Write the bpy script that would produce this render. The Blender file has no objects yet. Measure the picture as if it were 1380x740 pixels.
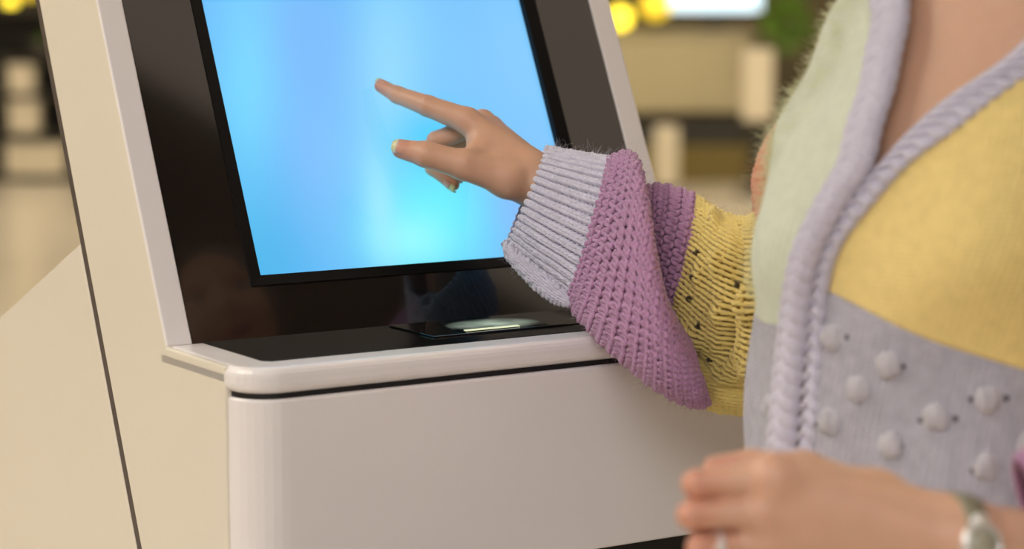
import bpy, math, random
import numpy as np
from mathutils import Vector

random.seed(7); rng = np.random.default_rng(7)
scene = bpy.context.scene
col = scene.collection

# ------------------------------------------------------------------ camera
FPX, EYE = 3180.0, 1.35
PITCH = math.atan(403.0 / FPX)
cam_d = bpy.data.cameras.new('camera'); cam = bpy.data.objects.new('camera', cam_d); col.objects.link(cam)
cam_d.sensor_width = 36.0; cam_d.lens = FPX / 1380.0 * 36.0
cam.location = (0, 0, EYE); cam.rotation_euler = (math.pi / 2 - PITCH, 0, 0)
cam_d.clip_start = 0.05; cam_d.clip_end = 100
cam_d.dof.use_dof = True; cam_d.dof.focus_distance = 2.36; cam_d.dof.aperture_fstop = 3.2
scene.camera = cam

# ------------------------------------------------------------------ world, exposure
w = bpy.data.worlds.new('world'); scene.world = w; w.use_nodes = True
w.node_tree.nodes['Background'].inputs[0].default_value = (1.0, 0.95, 0.88, 1)
w.node_tree.nodes['Background'].inputs[1].default_value = 0.35
vs = scene.view_settings
vs.view_transform = 'Standard'; vs.look = 'None'; vs.gamma = 1.0; vs.use_curve_mapping = False
vs.exposure = 0.0
LIGHT_FASCIA_REFL, LIGHT_FRONT, LIGHT_WARM, LIGHT_BACK = 0.62, 6.3, 6.2, 7.5     # strength of the luminous ceiling panels

def srgb(r, g, b):
    f = lambda c: (c / 255 / 12.92) if c / 255 <= 0.04045 else ((c / 255 + 0.055) / 1.055) ** 2.4
    return (f(r), f(g), f(b), 1.0)

# ------------------------------------------------------------------ helpers
_sp, _cp = math.sin(PITCH), math.cos(PITCH)
def P(px, py, Y):
    """point of the place at distance Y seen at photo position px, py"""
    a = (px - 690.0) / FPX; b = (370.0 - py) / FPX
    d = np.array([a, _cp + b * _sp, -_sp + b * _cp])
    return np.array([0, 0, EYE]) + d * (Y / d[1])

def new_mat(name, color, rough=0.5, metal=0.0, spec=0.5, noise=0.0, nscale=40.0, bump=0.0, bscale=200.0,
            emit=None, estr=0.0, coat=0.0, sss=0.0, sheen=0.0):
    m = bpy.data.materials.new(name); m.use_nodes = True
    nt = m.node_tree; n = nt.nodes; l = nt.links; bs = n['Principled BSDF']
    bs.inputs['Base Color'].default_value = color
    bs.inputs['Roughness'].default_value = rough; bs.inputs['Metallic'].default_value = metal
    bs.inputs['Specular IOR Level'].default_value = spec
    bs.inputs['Coat Weight'].default_value = coat; bs.inputs['Coat Roughness'].default_value = 0.05
    if sss:
        bs.inputs['Subsurface Weight'].default_value = sss
        bs.inputs['Subsurface Radius'].default_value = (1.0, 0.35, 0.2); bs.inputs['Subsurface Scale'].default_value = 0.006
    if sheen:
        bs.inputs['Sheen Weight'].default_value = sheen; bs.inputs['Sheen Roughness'].default_value = 0.5
    if emit is not None:
        bs.inputs['Emission Color'].default_value = emit; bs.inputs['Emission Strength'].default_value = estr
    if noise or bump:
        tc = n.new('ShaderNodeTexCoord')
    if noise:
        t = n.new('ShaderNodeTexNoise'); t.inputs['Scale'].default_value = nscale; t.inputs['Detail'].default_value = 4
        l.new(tc.outputs['Object'], t.inputs['Vector'])
        mx = n.new('ShaderNodeMix'); mx.data_type = 'RGBA'
        mx.inputs[6].default_value = tuple(c * (1 - noise) for c in color[:3]) + (1,)
        mx.inputs[7].default_value = tuple(min(1, c * (1 + noise)) for c in color[:3]) + (1,)
        l.new(t.outputs['Fac'], mx.inputs[0]); l.new(mx.outputs[2], bs.inputs['Base Color'])
    if bump:
        t2 = n.new('ShaderNodeTexNoise'); t2.inputs['Scale'].default_value = bscale; t2.inputs['Detail'].default_value = 3
        l.new(tc.outputs['Object'], t2.inputs['Vector'])
        b = n.new('ShaderNodeBump'); b.inputs['Strength'].default_value = bump; b.inputs['Distance'].default_value = 0.001
        l.new(t2.outputs['Fac'], b.inputs['Height']); l.new(b.outputs[0], bs.inputs['Normal'])
    return m

WLOC = {}
def mesh_obj(name, V, F, mat, parent=None, smooth=True, local=False):
    """links ONE mesh object; V in world coordinates unless local"""
    V = np.asarray(V, dtype=float)
    base = WLOC.get(parent.name, np.zeros(3)) if (parent is not None and not local) else np.zeros(3)
    me = bpy.data.meshes.new(name)
    if isinstance(F, np.ndarray):
        k = F.shape[1]
        me.vertices.add(len(V)); me.vertices.foreach_set('co', (V - base).astype(np.float32).ravel())
        me.loops.add(F.size); me.loops.foreach_set('vertex_index', F.astype(np.int32).ravel())
        me.polygons.add(len(F)); me.polygons.foreach_set('loop_start', np.arange(0, F.size, k, dtype=np.int32))
        me.update(calc_edges=True); me.validate()
    else:
        me.from_pydata([tuple(v) for v in (V - base)], [], F); me.update()
    if smooth:
        me.polygons.foreach_set('use_smooth', np.ones(len(me.polygons), dtype=bool))
    if mat is not None: me.materials.append(mat)
    o = bpy.data.objects.new(name, me); col.objects.link(o)
    if parent is not None:
        o.parent = parent; WLOC[o.name] = base
    return o

def tag(o, label=None, cat=None, group=None, kind=None):
    if label: o['label'] = label
    if cat: o['category'] = cat
    if group: o['group'] = group
    if kind: o['kind'] = kind
    return o

def empty(name, loc, rz=0.0):
    o = bpy.data.objects.new(name, None); col.objects.link(o)
    o.location = loc; o.rotation_euler = (0, 0, rz); o.empty_display_size = 0.1
    WLOC[o.name] = np.array(loc, dtype=float)
    return o

def bevel(o, width, seg=3, angle=30):
    m = o.modifiers.new('bevel', 'BEVEL'); m.width = width; m.segments = seg
    m.limit_method = 'ANGLE'; m.angle_limit = math.radians(angle)
    return o

def box_data(x0, x1, y0, y1, z0, z1):
    V = [(x, y, z) for x in (x0, x1) for y in (y0, y1) for z in (z0, z1)]
    F = [(0, 1, 3, 2), (4, 6, 7, 5), (0, 4, 5, 1), (2, 3, 7, 6), (0, 2, 6, 4), (1, 5, 7, 3)]
    return V, F

def box(name, x0, x1, y0, y1, z0, z1, mat, parent=None, bev=0.0, local=True):
    V, F = box_data(x0, x1, y0, y1, z0, z1)
    o = mesh_obj(name, V, F, mat, parent, smooth=False, local=local)
    if bev: bevel(o, bev)
    return o

def prism(name, poly, lo, hi, tomap, mat, parent, bev=0.0, seg=3):
    """extrude polygon poly (2-D) between lo and hi; tomap(a,b,c) -> 3-D"""
    n = len(poly)
    V = [tomap(a, b, lo) for a, b in poly] + [tomap(a, b, hi) for a, b in poly]
    F = [tuple(range(n))[::-1], tuple(range(n, 2 * n))] + [(i, (i + 1) % n, n + (i + 1) % n, n + i) for i in range(n)]
    o = mesh_obj(name, V, F, mat, parent, smooth=False, local=True)
    me = o.data
    import bmesh
    bm = bmesh.new(); bm.from_mesh(me); bmesh.ops.recalc_face_normals(bm, faces=bm.faces); bm.to_mesh(me); bm.free()
    if bev: bevel(o, bev, seg)
    return o

def lathe(prof, n=24, axis='z', center=(0, 0, 0)):
    V = []; F = []
    for r, h in prof:
        for k in range(n):
            a = 2 * math.pi * k / n; V.append((center[0] + r * math.cos(a), center[1] + r * math.sin(a), center[2] + h))
    for i in range(len(prof) - 1):
        for k in range(n):
            F.append((i * n + k, i * n + (k + 1) % n, (i + 1) * n + (k + 1) % n, (i + 1) * n + k))
    F.append(tuple(range(n))[::-1]); F.append(tuple(range((len(prof) - 1) * n, len(prof) * n)))
    return V, F

# ================================================================== ROOM
M = {}
M['wall'] = new_mat('wall_paint', srgb(150, 138, 112), 0.7, noise=0.08, nscale=1.5)
M['wall_dark'] = new_mat('wall_dark_panel', srgb(96, 84, 56), 0.6, noise=0.25, nscale=1.2)
M['ceiling'] = new_mat('ceiling_paint', srgb(128, 116, 102), 0.8, noise=0.04, nscale=2)
M['floor'] = new_mat('floor_stone', srgb(208, 198, 184), 0.22, noise=0.10, nscale=1.3)
def struct(o): o['kind'] = 'structure'; return o
RX0, RX1, RY0, RY1, RH = -6.0, 6.0, -4.5, 17.0, 3.4
struct(box('floor', RX0, RX1, RY0, RY1, -0.1, 0.0, M['floor'], local=True))
struct(box('ceiling', RX0, RX1, RY0, RY1, RH, RH + 0.1, M['ceiling']))
struct(box('wall_left', RX0 - 0.1, RX0, RY0, RY1, -0.1, RH + 0.1, M['wall']))
struct(box('wall_right', RX1, RX1 + 0.1, RY0, RY1, -0.1, RH + 0.1, M['wall']))
struct(box('wall_back', RX0, RX1, RY1, RY1 + 0.1, -0.1, RH + 0.1, M['wall_dark']))
struct(box('wall_front', RX0, RX1, RY0 - 0.1, RY0, -0.1, RH + 0.1, M['wall']))

# ceiling light panels
lamp = lambda n, c, e: new_mat(n, (0.8, 0.8, 0.8, 1), 0.5, emit=c, estr=e)
M['lamp_fascia_refl'] = lamp('panel_added_fascia_refl', (1.0, 0.82, 0.66, 1), LIGHT_FASCIA_REFL)
M['lamp_front'] = lamp('panel_light_neutral', (1.0, 0.975, 0.99, 1), LIGHT_FRONT)
M['lamp_warm'] = lamp('panel_light_warm', (1.0, 0.92, 0.79, 1), LIGHT_WARM)
M['lamp_back'] = lamp('panel_light_aisle', (1.0, 0.86, 0.62, 1), LIGHT_BACK)
M['panel_frame'] = new_mat('panel_frame_white', srgb(225, 222, 215), 0.4, noise=0.02)
def ceiling_panel(x, y, sx, sy, mat, label, group=None):
    r = empty('ceiling_light', (x, y, RH)); tag(r, label, 'ceiling light', group)
    t = 0.03
    for (a0, a1, b0, b1) in ((-sx, sx, -sy, -sy + t), (-sx, sx, sy - t, sy), (-sx, -sx + t, -sy + t, sy - t), (sx - t, sx, -sy + t, sy - t)):
        box('frame_bar', a0, a1, b0, b1, -0.04, 0.0, M['panel_frame'], r)
    box('diffuser', -sx + t, sx - t, -sy + t, sy - t, -0.03, -0.01, M[mat], r)
ceiling_panel(2.3, 2.65, 1.7, 1.25, 'lamp_fascia_refl', 'unseen dim luminous panel added for its reflection in the kiosk fascia')  # added out of view; its edge is set by the reflection in the fascia
ceiling_panel(-0.6, -1.9, 1.6, 1.2, 'lamp_front', 'neutral white ceiling light panel facing the kiosk screen')
ceiling_panel(-2.7, 2.2, 0.9, 1.9, 'lamp_warm', 'long warm ceiling light panel above the warm lit side of the kiosk')
for x, y in ((-3.4, 8.0), (0.2, 8.0), (3.6, 8.0), (-3.4, 13.0), (0.2, 13.0), (3.6, 13.0)):
    ceiling_panel(x, y, 1.0, 1.0, 'lamp_back', 'square warm ceiling light panel over the aisle behind the kiosk', 'aisle ceiling lights')

# ================================================================== KIOSK
W = 0.628; Z0 = 0.968; ZL = 0.993; REC = math.radians(25.0); VB = 0.131
sR, cR = math.sin(REC), math.cos(REC)
C0 = P(304, 528, 2.15)
YAW = math.radians(90 - 57.45)
M['white'] = new_mat('kiosk_white_lacquer', srgb(238, 233, 232), 0.28, noise=0.015, nscale=3, bump=0.04, bscale=120, coat=0.3)
M['cream'] = new_mat('kiosk_white_lit_warm', srgb(228, 221, 206), 0.25, noise=0.02, nscale=3, bump=0.05, bscale=90, coat=0.3)  # white lacquer tinted cream: part of the warm light is in the colour
M['black'] = new_mat('fascia_black_gloss', srgb(22, 18, 18), 0.09, bump=0.02, bscale=60, coat=0.6)
M['inset'] = new_mat('ledge_black_satin', srgb(12, 10, 10), 0.12, spec=0.15, bump=0.02, bscale=60)
M['bezel'] = new_mat('bezel_black', srgb(14, 12, 12), 0.35, spec=0.12, bump=0.02, bscale=80)
M['seam'] = new_mat('seam_dark_grey', srgb(78, 70, 64), 0.45, noise=0.1, nscale=30)
M['gap'] = new_mat('gap_black_plastic', srgb(14, 13, 13), 0.5, noise=0.1, nscale=30)
M['glass'] = new_mat('scanner_glass', srgb(16, 20, 18), 0.06, coat=0.5, noise=0.1)

kiosk = empty('self_service_kiosk', (C0[0], C0[1], 0.0), YAW)
tag(kiosk, 'white self-service kiosk with a reclined glowing blue touch screen', 'kiosk')
SEAM = lambda z: 0.2016 + (z - 0.778) * 0.4412
STOP = 0.50                                   # length of the reclined face
ztop = ZL + STOP * cR; vtop = VB + STOP * sR
side_poly = [(0.0, 0.06), (0.0, ZL - 0.001), (VB, ZL - 0.001), (vtop, ztop), (SEAM(ztop), ztop), (SEAM(0.62), 0.62), (SEAM(0.62), 0.06)]
yz = lambda a, b, c: (c, a, b)
for lo, hi in ((0.0, 0.014), (W - 0.014, W)):
    prism('side_panel', side_poly, lo, hi, yz, M['cream'], kiosk, bev=0.0025)
inner = [(0.012, 0.07), (0.012, Z0 - 0.03), (VB + 0.04, ZL - 0.02), (vtop + 0.02, ztop - 0.01), (SEAM(ztop) - 0.004, ztop - 0.01), (SEAM(0.62) - 0.004, 0.62), (SEAM(0.62) - 0.004, 0.07)]
prism('inner_body', inner, 0.013, W - 0.013, yz, M['gap'], kiosk)
# reclined face: u across, s up the face, n out of it
rf = lambda u, s, n: (u, VB + s * sR - n * cR, ZL + s * cR + n * sR)
def rbox(name, u0, u1, s0, s1, n0, n1, mat, bev=0.0, parent=None):
    V = [rf(u, s, n) for u in (u0, u1) for s in (s0, s1) for n in (n0, n1)]
    _, F = box_data(0, 1, 0, 1, 0, 1)
    o = mesh_obj(name, V, F, mat, parent or kiosk, smooth=False, local=True)
    import bmesh
    bm = bmesh.new(); bm.from_mesh(o.data); bmesh.ops.recalc_face_normals(bm, faces=bm.faces); bm.to_mesh(o.data); bm.free()
    if bev: bevel(o, bev)
    return o
rbox('frame_strip', 0.0005, 0.028, 0.0, STOP, -0.012, 0.0008, M['white'], 0.002)
rbox('frame_strip', W - 0.028, W - 0.0005, 0.0, STOP, -0.012, 0.0008, M['white'], 0.002)
rbox('frame_strip', 0.028, W - 0.028, STOP - 0.028, STOP, -0.012, 0.0008, M['white'], 0.002)
# fascia with an opening, bevelled bezel ring, recessed screen
def ring(name, outer, inner_, n_out, n_in, mat, depth=0.006, bev=0.0):
    (a0, a1, b0, b1), (c0, c1, d0, d1) = outer, inner_
    o_ = [(a0, b0), (a1, b0), (a1, b1), (a0, b1)]; i_ = [(c0, d0), (c1, d0), (c1, d1), (c0, d1)]
    V = [rf(u, s, n_out) for u, s in o_] + [rf(u, s, n_in) for u, s in i_] + [rf(u, s, min(n_out, n_in) - depth) for u, s in i_] + [rf(u, s, min(n_out, n_in) - depth) for u, s in o_]
    F = []
    for k in range(4):
        j = (k + 1) % 4
        F += [(k, j, 4 + j, 4 + k), (4 + k, 4 + j, 8 + j, 8 + k), (8 + k, 8 + j, 12 + j, 12 + k), (12 + k, 12 + j, j, k)]
    o = mesh_obj(name, V, F, mat, kiosk, smooth=False, local=True)
    import bmesh
    bm = bmesh.new(); bm.from_mesh(o.data); bmesh.ops.recalc_face_normals(bm, faces=bm.faces); bm.to_mesh(o.data); bm.free()
    if bev: bevel(o, bev)
    return o
SU0, SU1, SS0, SS1 = 0.117, 0.511, 0.0655, 0.3715
ring('fascia', (0.0285, W - 0.0285, 0.0, STOP - 0.0285), (0.1045, 0.526, 0.055, 0.388), -0.0008, -0.0008, M['black'], 0.006)
ring('screen_bezel', (0.104, 0.5265, 0.0535, 0.3885), (SU0, SU1, SS0, SS1), 0.0012, -0.0006, M['bezel'], 0.010, 0.0009)

# screen picture: soft blue glow with cyan and white cloudy shapes
m = bpy.data.materials.new('screen_display'); m.use_nodes = True; nt = m.node_tree; nn = nt.nodes; ll = nt.links
nn.remove(nn['Principled BSDF'])
tc = nn.new('ShaderNodeTexCoord'); sep = nn.new('ShaderNodeSeparateXYZ'); ll.new(tc.outputs['UV'], sep.inputs[0])
def mathn(op, a, b=None, clamp=False):
    n = nn.new('ShaderNodeMath'); n.operation = op; n.use_clamp = clamp
    for k, v in enumerate((a, b)):
        if v is None: continue
        if isinstance(v, (int, float)): n.inputs[k].default_value = v
        else: ll.new(v, n.inputs[k])
    return n.outputs[0]
U_, V_ = sep.outputs[0], sep.outputs[1]
def blob(cu, cv, ru, rv, slant=0.0):
    du = mathn('DIVIDE', mathn('SUBTRACT', mathn('ADD', U_, mathn('MULTIPLY', V_, slant)), cu + slant * cv), ru)
    dv = mathn('DIVIDE', mathn('SUBTRACT', V_, cv), rv)
    d2 = mathn('ADD', mathn('MULTIPLY', du, du), mathn('MULTIPLY', dv, dv))
    return mathn('POWER', 2.718, mathn('MULTIPLY', d2, -1.0))
def mixc(fac, A, B):
    x = nn.new('ShaderNodeMix'); x.data_type = 'RGBA'; ll.new(fac, x.inputs[0])
    for s, v in ((6, A), (7, B)):
        if isinstance(v, tuple): x.inputs[s].default_value = v
        else: ll.new(v, x.inputs[s])
    return x.outputs[2]
noi = nn.new('ShaderNodeTexNoise'); noi.inputs['Scale'].default_value = 2.2; noi.inputs['Detail'].default_value = 1.5
mp = nn.new('ShaderNodeMapping'); mp.inputs['Scale'].default_value = (1.6, 0.6, 1); mp.inputs['Rotation'].default_value = (0, 0, 0.15)
ll.new(tc.outputs['UV'], mp.inputs[0]); ll.new(mp.outputs[0], noi.inputs['Vector'])
c = mixc(noi.outputs['Fac'], srgb(92, 180, 248), srgb(120, 200, 255))
for (cu, cv, ru, rv, sl, colr, amt) in (
        (0.02, 0.05, 0.16, 0.30, 0, srgb(82, 184, 236), 0.9), (0.95, 0.75, 0.30, 0.45, 0, srgb(140, 208, 255), 0.7),
        (0.12, 0.75, 0.10, 0.40, -0.2, srgb(120, 226, 255), 0.75), (0.30, 0.85, 0.16, 0.30, 0, srgb(126, 186, 252), 0.7),
        (0.25, 0.35, 0.12, 0.30, 0, srgb(140, 194, 255), 0.5),
        (0.52, 0.70, 0.12, 0.40, -0.15, srgb(166, 236, 255), 0.55),
        (0.56, 0.18, 0.20, 0.24, -0.2, srgb(112, 244, 255), 0.95), (0.47, 0.10, 0.12, 0.10, 0, srgb(158, 255, 255), 0.8),
        (0.62, 0.46, 0.12, 0.10, 0, srgb(72, 206, 255), 0.9), (0.40, 0.22, 0.05, 0.22, -0.1, srgb(170, 240, 255), 0.6), (0.84, 0.16, 0.10, 0.26, 0, srgb(136, 186, 252), 0.8),
        (0.95, 0.16, 0.06, 0.2, 0, srgb(168, 205, 255), 0.6)):
    c = mixc(mathn('MULTIPLY', blob(cu, cv, ru, rv, sl), amt), c, colr)
em = nn.new('ShaderNodeEmission'); ll.new(c, em.inputs[0]); em.inputs[1].default_value = 1.0
gl = nn.new('ShaderNodeBsdfGlossy'); gl.inputs['Roughness'].default_value = 0.1; gl.inputs[0].default_value = (0.03, 0.03, 0.03, 1)
ad = nn.new('ShaderNodeAddShader'); ll.new(em.outputs[0], ad.inputs[0]); ll.new(gl.outputs[0], ad.inputs[1])
ll.new(ad.outputs[0], nn['Material Output'].inputs[0]); M['screen'] = m
Vs = [rf(SU0 - .002, SS0 - .002, -0.0090), rf(SU1 + .002, SS0 - .002, -0.0090), rf(SU1 + .002, SS1 + .002, -0.0090), rf(SU0 - .002, SS1 + .002, -0.0090)]
Vs += [rf(u, s, -0.016) for u, s in ((SU0, SS0), (SU1, SS0), (SU1, SS1), (SU0, SS1))]
so = mesh_obj('screen', Vs, [(0, 1, 2, 3), (7, 6, 5, 4), (0, 4, 5, 1), (1, 5, 6, 2), (2, 6, 7, 3), (3, 7, 4, 0)], M['screen'], kiosk, smooth=False, local=True)
uvl = so.data.uv_layers.new(name='UVMap')
quv = [(0, 0), (1, 0), (1, 1), (0, 1)]
for pl in so.data.polygons:
    for li in pl.loop_indices: uvl.data[li].uv = quv[so.data.loops[li].vertex_index % 4]
tag(so, 'glowing blue and cyan touch screen')

# ledge with rounded front corners
RC = 0.042
def plan(u0, u1, vf, vb, r, n=8):
    pts = [(u0, vb)]
    for k in range(n + 1):
        a = math.pi + (math.pi / 2) * k / n; pts.append((u0 + r + r * math.cos(a), vf + r + r * math.sin(a)))
    for k in range(n + 1):
        a = 1.5 * math.pi + (math.pi / 2) * k / n; pts.append((u1 - r + r * math.cos(a), vf + r + r * math.sin(a)))
    pts.append((u1, vb))
    return pts
xy = lambda a, b, c: (a, b, c)
lg = prism('ledge', plan(0.0, W, -RC, VB + 0.02, RC), Z0, ZL, xy, M['white'], kiosk, bev=0.009, seg=4)
lg.modifiers['bevel'].angle_limit = math.radians(50)
prism('ledge_inset', [(0.039, 0.004), (0.046, -0.004), (W - 0.046, -0.004), (W - 0.039, 0.004), (W - 0.039, 0.153), (0.039, 0.153)], ZL - 0.004, ZL + 0.0006, xy, M['inset'], kiosk, bev=0.0004)
sw = prism('scanner_window', [(0.245, 0.036), (0.438, 0.036), (0.438, 0.126), (0.245, 0.126)], ZL, ZL + 0.0022, xy, M['glass'], kiosk, bev=0.0008)
# lit pad below the scanner glass
m = bpy.data.materials.new('scanner_glow'); m.use_nodes = True; nt = m.node_tree; nn = nt.nodes; ll = nt.links
bs = nn['Principled BSDF']; bs.inputs['Base Color'].default_value = srgb(20, 24, 22); bs.inputs['Roughness'].default_value = 0.15
tc = nn.new('ShaderNodeTexCoord'); nz = nn.new('ShaderNodeTexNoise'); nz.inputs['Scale'].default_value = 26; nz.inputs['Detail'].default_value = 5
ll.new(tc.outputs['Object'], nz.inputs['Vector'])
rp = nn.new('ShaderNodeValToRGB'); rp.color_ramp.elements[0].position = 0.3; rp.color_ramp.elements[0].color = srgb(86, 104, 96)
rp.color_ramp.elements[1].position = 0.72; rp.color_ramp.elements[1].color = srgb(210, 228, 205)
ll.new(nz.outputs['Fac'], rp.inputs[0]); ll.new(rp.outputs[0], bs.inputs['Emission Color'])
mp = nn.new('ShaderNodeMapping'); mp.inputs['Location'].default_value = (-0.338 / 0.055, -0.074 / 0.036, 0); mp.inputs['Scale'].default_value = (1 / 0.055, 1 / 0.036, 0)
gr = nn.new('ShaderNodeTexGradient'); gr.gradient_type = 'SPHERICAL'; ll.new(tc.outputs['Object'], mp.inputs[0]); ll.new(mp.outputs[0], gr.inputs[0])
rs = nn.new('ShaderNodeMath'); rs.operation = 'MULTIPLY'; rs.inputs[1].default_value = 1.1; ll.new(gr.outputs[1], rs.inputs[0]); ll.new(rs.outputs[0], bs.inputs['Emission Strength'])
pad = prism('scanner_light', [(0.285, 0.043), (0.385, 0.043), (0.395, 0.108), (0.290, 0.108)], ZL + 0.0023, ZL + 0.0028, xy, m, sw, bev=0.0)
M['strip'] = new_mat('scanner_strip_light', srgb(230, 235, 190), 0.3, emit=srgb(240, 245, 205), estr=0.6)
prism('scanner_strip', [(0.288, 0.044), (0.352, 0.044), (0.353, 0.051), (0.289, 0.051)], ZL + 0.0028, ZL + 0.0033, xy, M['strip'], sw)

# doors of the lower cabinet
d1 = prism('cabinet_door', plan(0.0025, W - 0.0025, -RC, 0.011, RC), 0.776, Z0 - 0.0045, xy, M['white'], kiosk, bev=0.003)
d1.modifiers['bevel'].angle_limit = math.radians(50)
prism('gap_strip', plan(0.006, W - 0.006, -RC + 0.006, 0.011, RC - 0.006), 0.10, Z0 + 0.002, xy, M['gap'], kiosk)
d2 = prism('lower_door', plan(0.0025, W - 0.0025, -RC, 0.011, RC), 0.10, 0.752, xy, M['white'], kiosk, bev=0.003)
d2.modifiers['bevel'].angle_limit = math.radians(50)
# rear housing and seam strip
SW = 0.013
strip = [(SEAM(0.62), 0.06), (SEAM(0.62), 0.62), (SEAM(ztop), ztop), (SEAM(ztop) + SW, ztop), (SEAM(0.62) + SW, 0.62), (SEAM(0.62) + SW, 0.06)]
prism('seam_strip', strip, 0.0008, W - 0.0008, yz, M['seam'], kiosk, bev=0.0012)
zr = 1.073
rear = [(SEAM(0.62) + SW, 0.06), (SEAM(0.62) + SW, 0.62), (SEAM(zr) + SW, zr), (0.70, 0.915), (0.74, 0.86), (0.74, 0.06)]
prism('rear_housing', rear, 0.0, W, yz, M['cream'], kiosk, bev=0.002)
prism('plinth', [(0.03, 0.0), (W - 0.03, 0.0), (W - 0.03, 0.70), (0.03, 0.70)], 0.0, 0.10, xy, M['gap'], kiosk)

# ================================================================== SDF TOOLS (organic shapes)
def smin(a, b, k):
    h = np.clip(0.5 + 0.5 * (b - a) / k, 0, 1)
    return b + (a - b) * h - k * h * (1 - h)
class Grid:
    def __init__(s, lo, hi, d):
        s.lo = np.array(lo, dtype=np.float32); s.d = d
        s.n = np.ceil((np.array(hi) - np.array(lo)) / d).astype(int) + 1
        ax = [s.lo[k] + d * np.arange(s.n[k], dtype=np.float32) for k in range(3)]
        s.X, s.Y, s.Z = ax[0][:, None, None], ax[1][None, :, None], ax[2][None, None, :]
    def cone(s, a, b, ra, rb):
        a = np.asarray(a, dtype=np.float32); b = np.asarray(b, dtype=np.float32); e = b - a; L = max(float(e @ e), 1e-9)
        x, y, z = s.X - a[0], s.Y - a[1], s.Z - a[2]
        t = np.clip((x * e[0] + y * e[1] + z * e[2]) / L, 0, 1)
        return np.sqrt((x - t * e[0]) ** 2 + (y - t * e[1]) ** 2 + (z - t * e[2]) ** 2) - (ra + (rb - ra) * t)
    def ell(s, c, axes, rad):
        """ellipsoid with axis vectors"""
        q = 0
        for ax, r in zip(axes, rad):
            ax = np.asarray(ax, dtype=np.float32)
            q = q + (((s.X - c[0]) * ax[0] + (s.Y - c[1]) * ax[1] + (s.Z - c[2]) * ax[2]) / r) ** 2
        return (np.sqrt(q) - 1.0) * min(rad)
    def chain(s, pts, rad, k=0.004):
        f = None
        for i in range(len(pts) - 1):
            g = s.cone(pts[i], pts[i + 1], rad[i], rad[i + 1])
            f = g if f is None else smin(f, g, k)
        return f
    def surface(s, f, relax=2):
        f = np.ascontiguousarray(f, dtype=np.float32); ins = f < 0
        n = np.array(f.shape); cn = n - 1
        cnt = np.zeros(cn, np.int8)
        for dx in (0, 1):
            for dy in (0, 1):
                for dz in (0, 1):
                    cnt += ins[dx:cn[0] + dx, dy:cn[1] + dy, dz:cn[2] + dz]
        act = (cnt > 0) & (cnt < 8)
        I = np.argwhere(act); idx = -np.ones(cn, np.int32); idx[act] = np.arange(len(I))
        acc = np.zeros((len(I), 3), np.float32); num = np.zeros(len(I), np.float32)
        cor = [(x, y, z) for x in (0, 1) for y in (0, 1) for z in (0, 1)]
        for a in cor:
            for k in range(3):
                if a[k]: continue
                b = list(a); b[k] = 1
                fa = f[I[:, 0] + a[0], I[:, 1] + a[1], I[:, 2] + a[2]]; fb = f[I[:, 0] + b[0], I[:, 1] + b[1], I[:, 2] + b[2]]
                cr = (fa < 0) != (fb < 0); t = np.where(cr, fa / np.where(fa == fb, 1, fa - fb), 0)
                p = np.tile(np.array(a, np.float32), (len(I), 1)); p[:, k] += t
                acc += np.where(cr[:, None], p, 0); num += cr
        V = (I + acc / num[:, None]) * s.d + s.lo
        Fs = []
        for k in range(3):
            o1, o2 = [(1, 2), (2, 0), (0, 1)][k]
            sl0 = [slice(1, -1)] * 3; sl1 = [slice(1, -1)] * 3
            sl0[k] = slice(0, -1); sl1[k] = slice(1, None)
            A = ins[tuple(sl0)]; B = ins[tuple(sl1)]
            for flip, mk in ((False, A & ~B), (True, ~A & B)):
                Q = np.argwhere(mk)
                if not len(Q): continue
                off = np.ones(3, int); off[k] = 0; Q = Q + off
                def at(d1, d2):
                    R = Q.copy(); R[:, o1] -= d1; R[:, o2] -= d2
                    return idx[R[:, 0], R[:, 1], R[:, 2]]
                q = np.stack([at(1, 1), at(0, 1), at(0, 0), at(1, 0)], 1)
                if flip: q = q[:, ::-1]
                Fs.append(q)
        F = np.concatenate(Fs); F = F[(F >= 0).all(1)]
        for _ in range(relax):
            S = np.zeros_like(V); c_ = np.zeros(len(V), np.float32)
            for k in range(4):
                a, b = F[:, k], F[:, (k + 1) % 4]
                for d_ in range(3):
                    S[:, d_] += np.bincount(a, V[b, d_], len(V)); S[:, d_] += np.bincount(b, V[a, d_], len(V))
                c_ += np.bincount(a, minlength=len(V)); c_ += np.bincount(b, minlength=len(V))
            V = 0.4 * V + 0.6 * S / np.maximum(c_, 1)[:, None]
        return V, F

def join(parts):
    Vs, Fs, n = [], [], 0
    for V, F in parts:
        Vs.append(np.asarray(V)); Fs.append(np.asarray(F) + n); n += len(V)
    return np.concatenate(Vs), np.concatenate(Fs)

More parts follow.
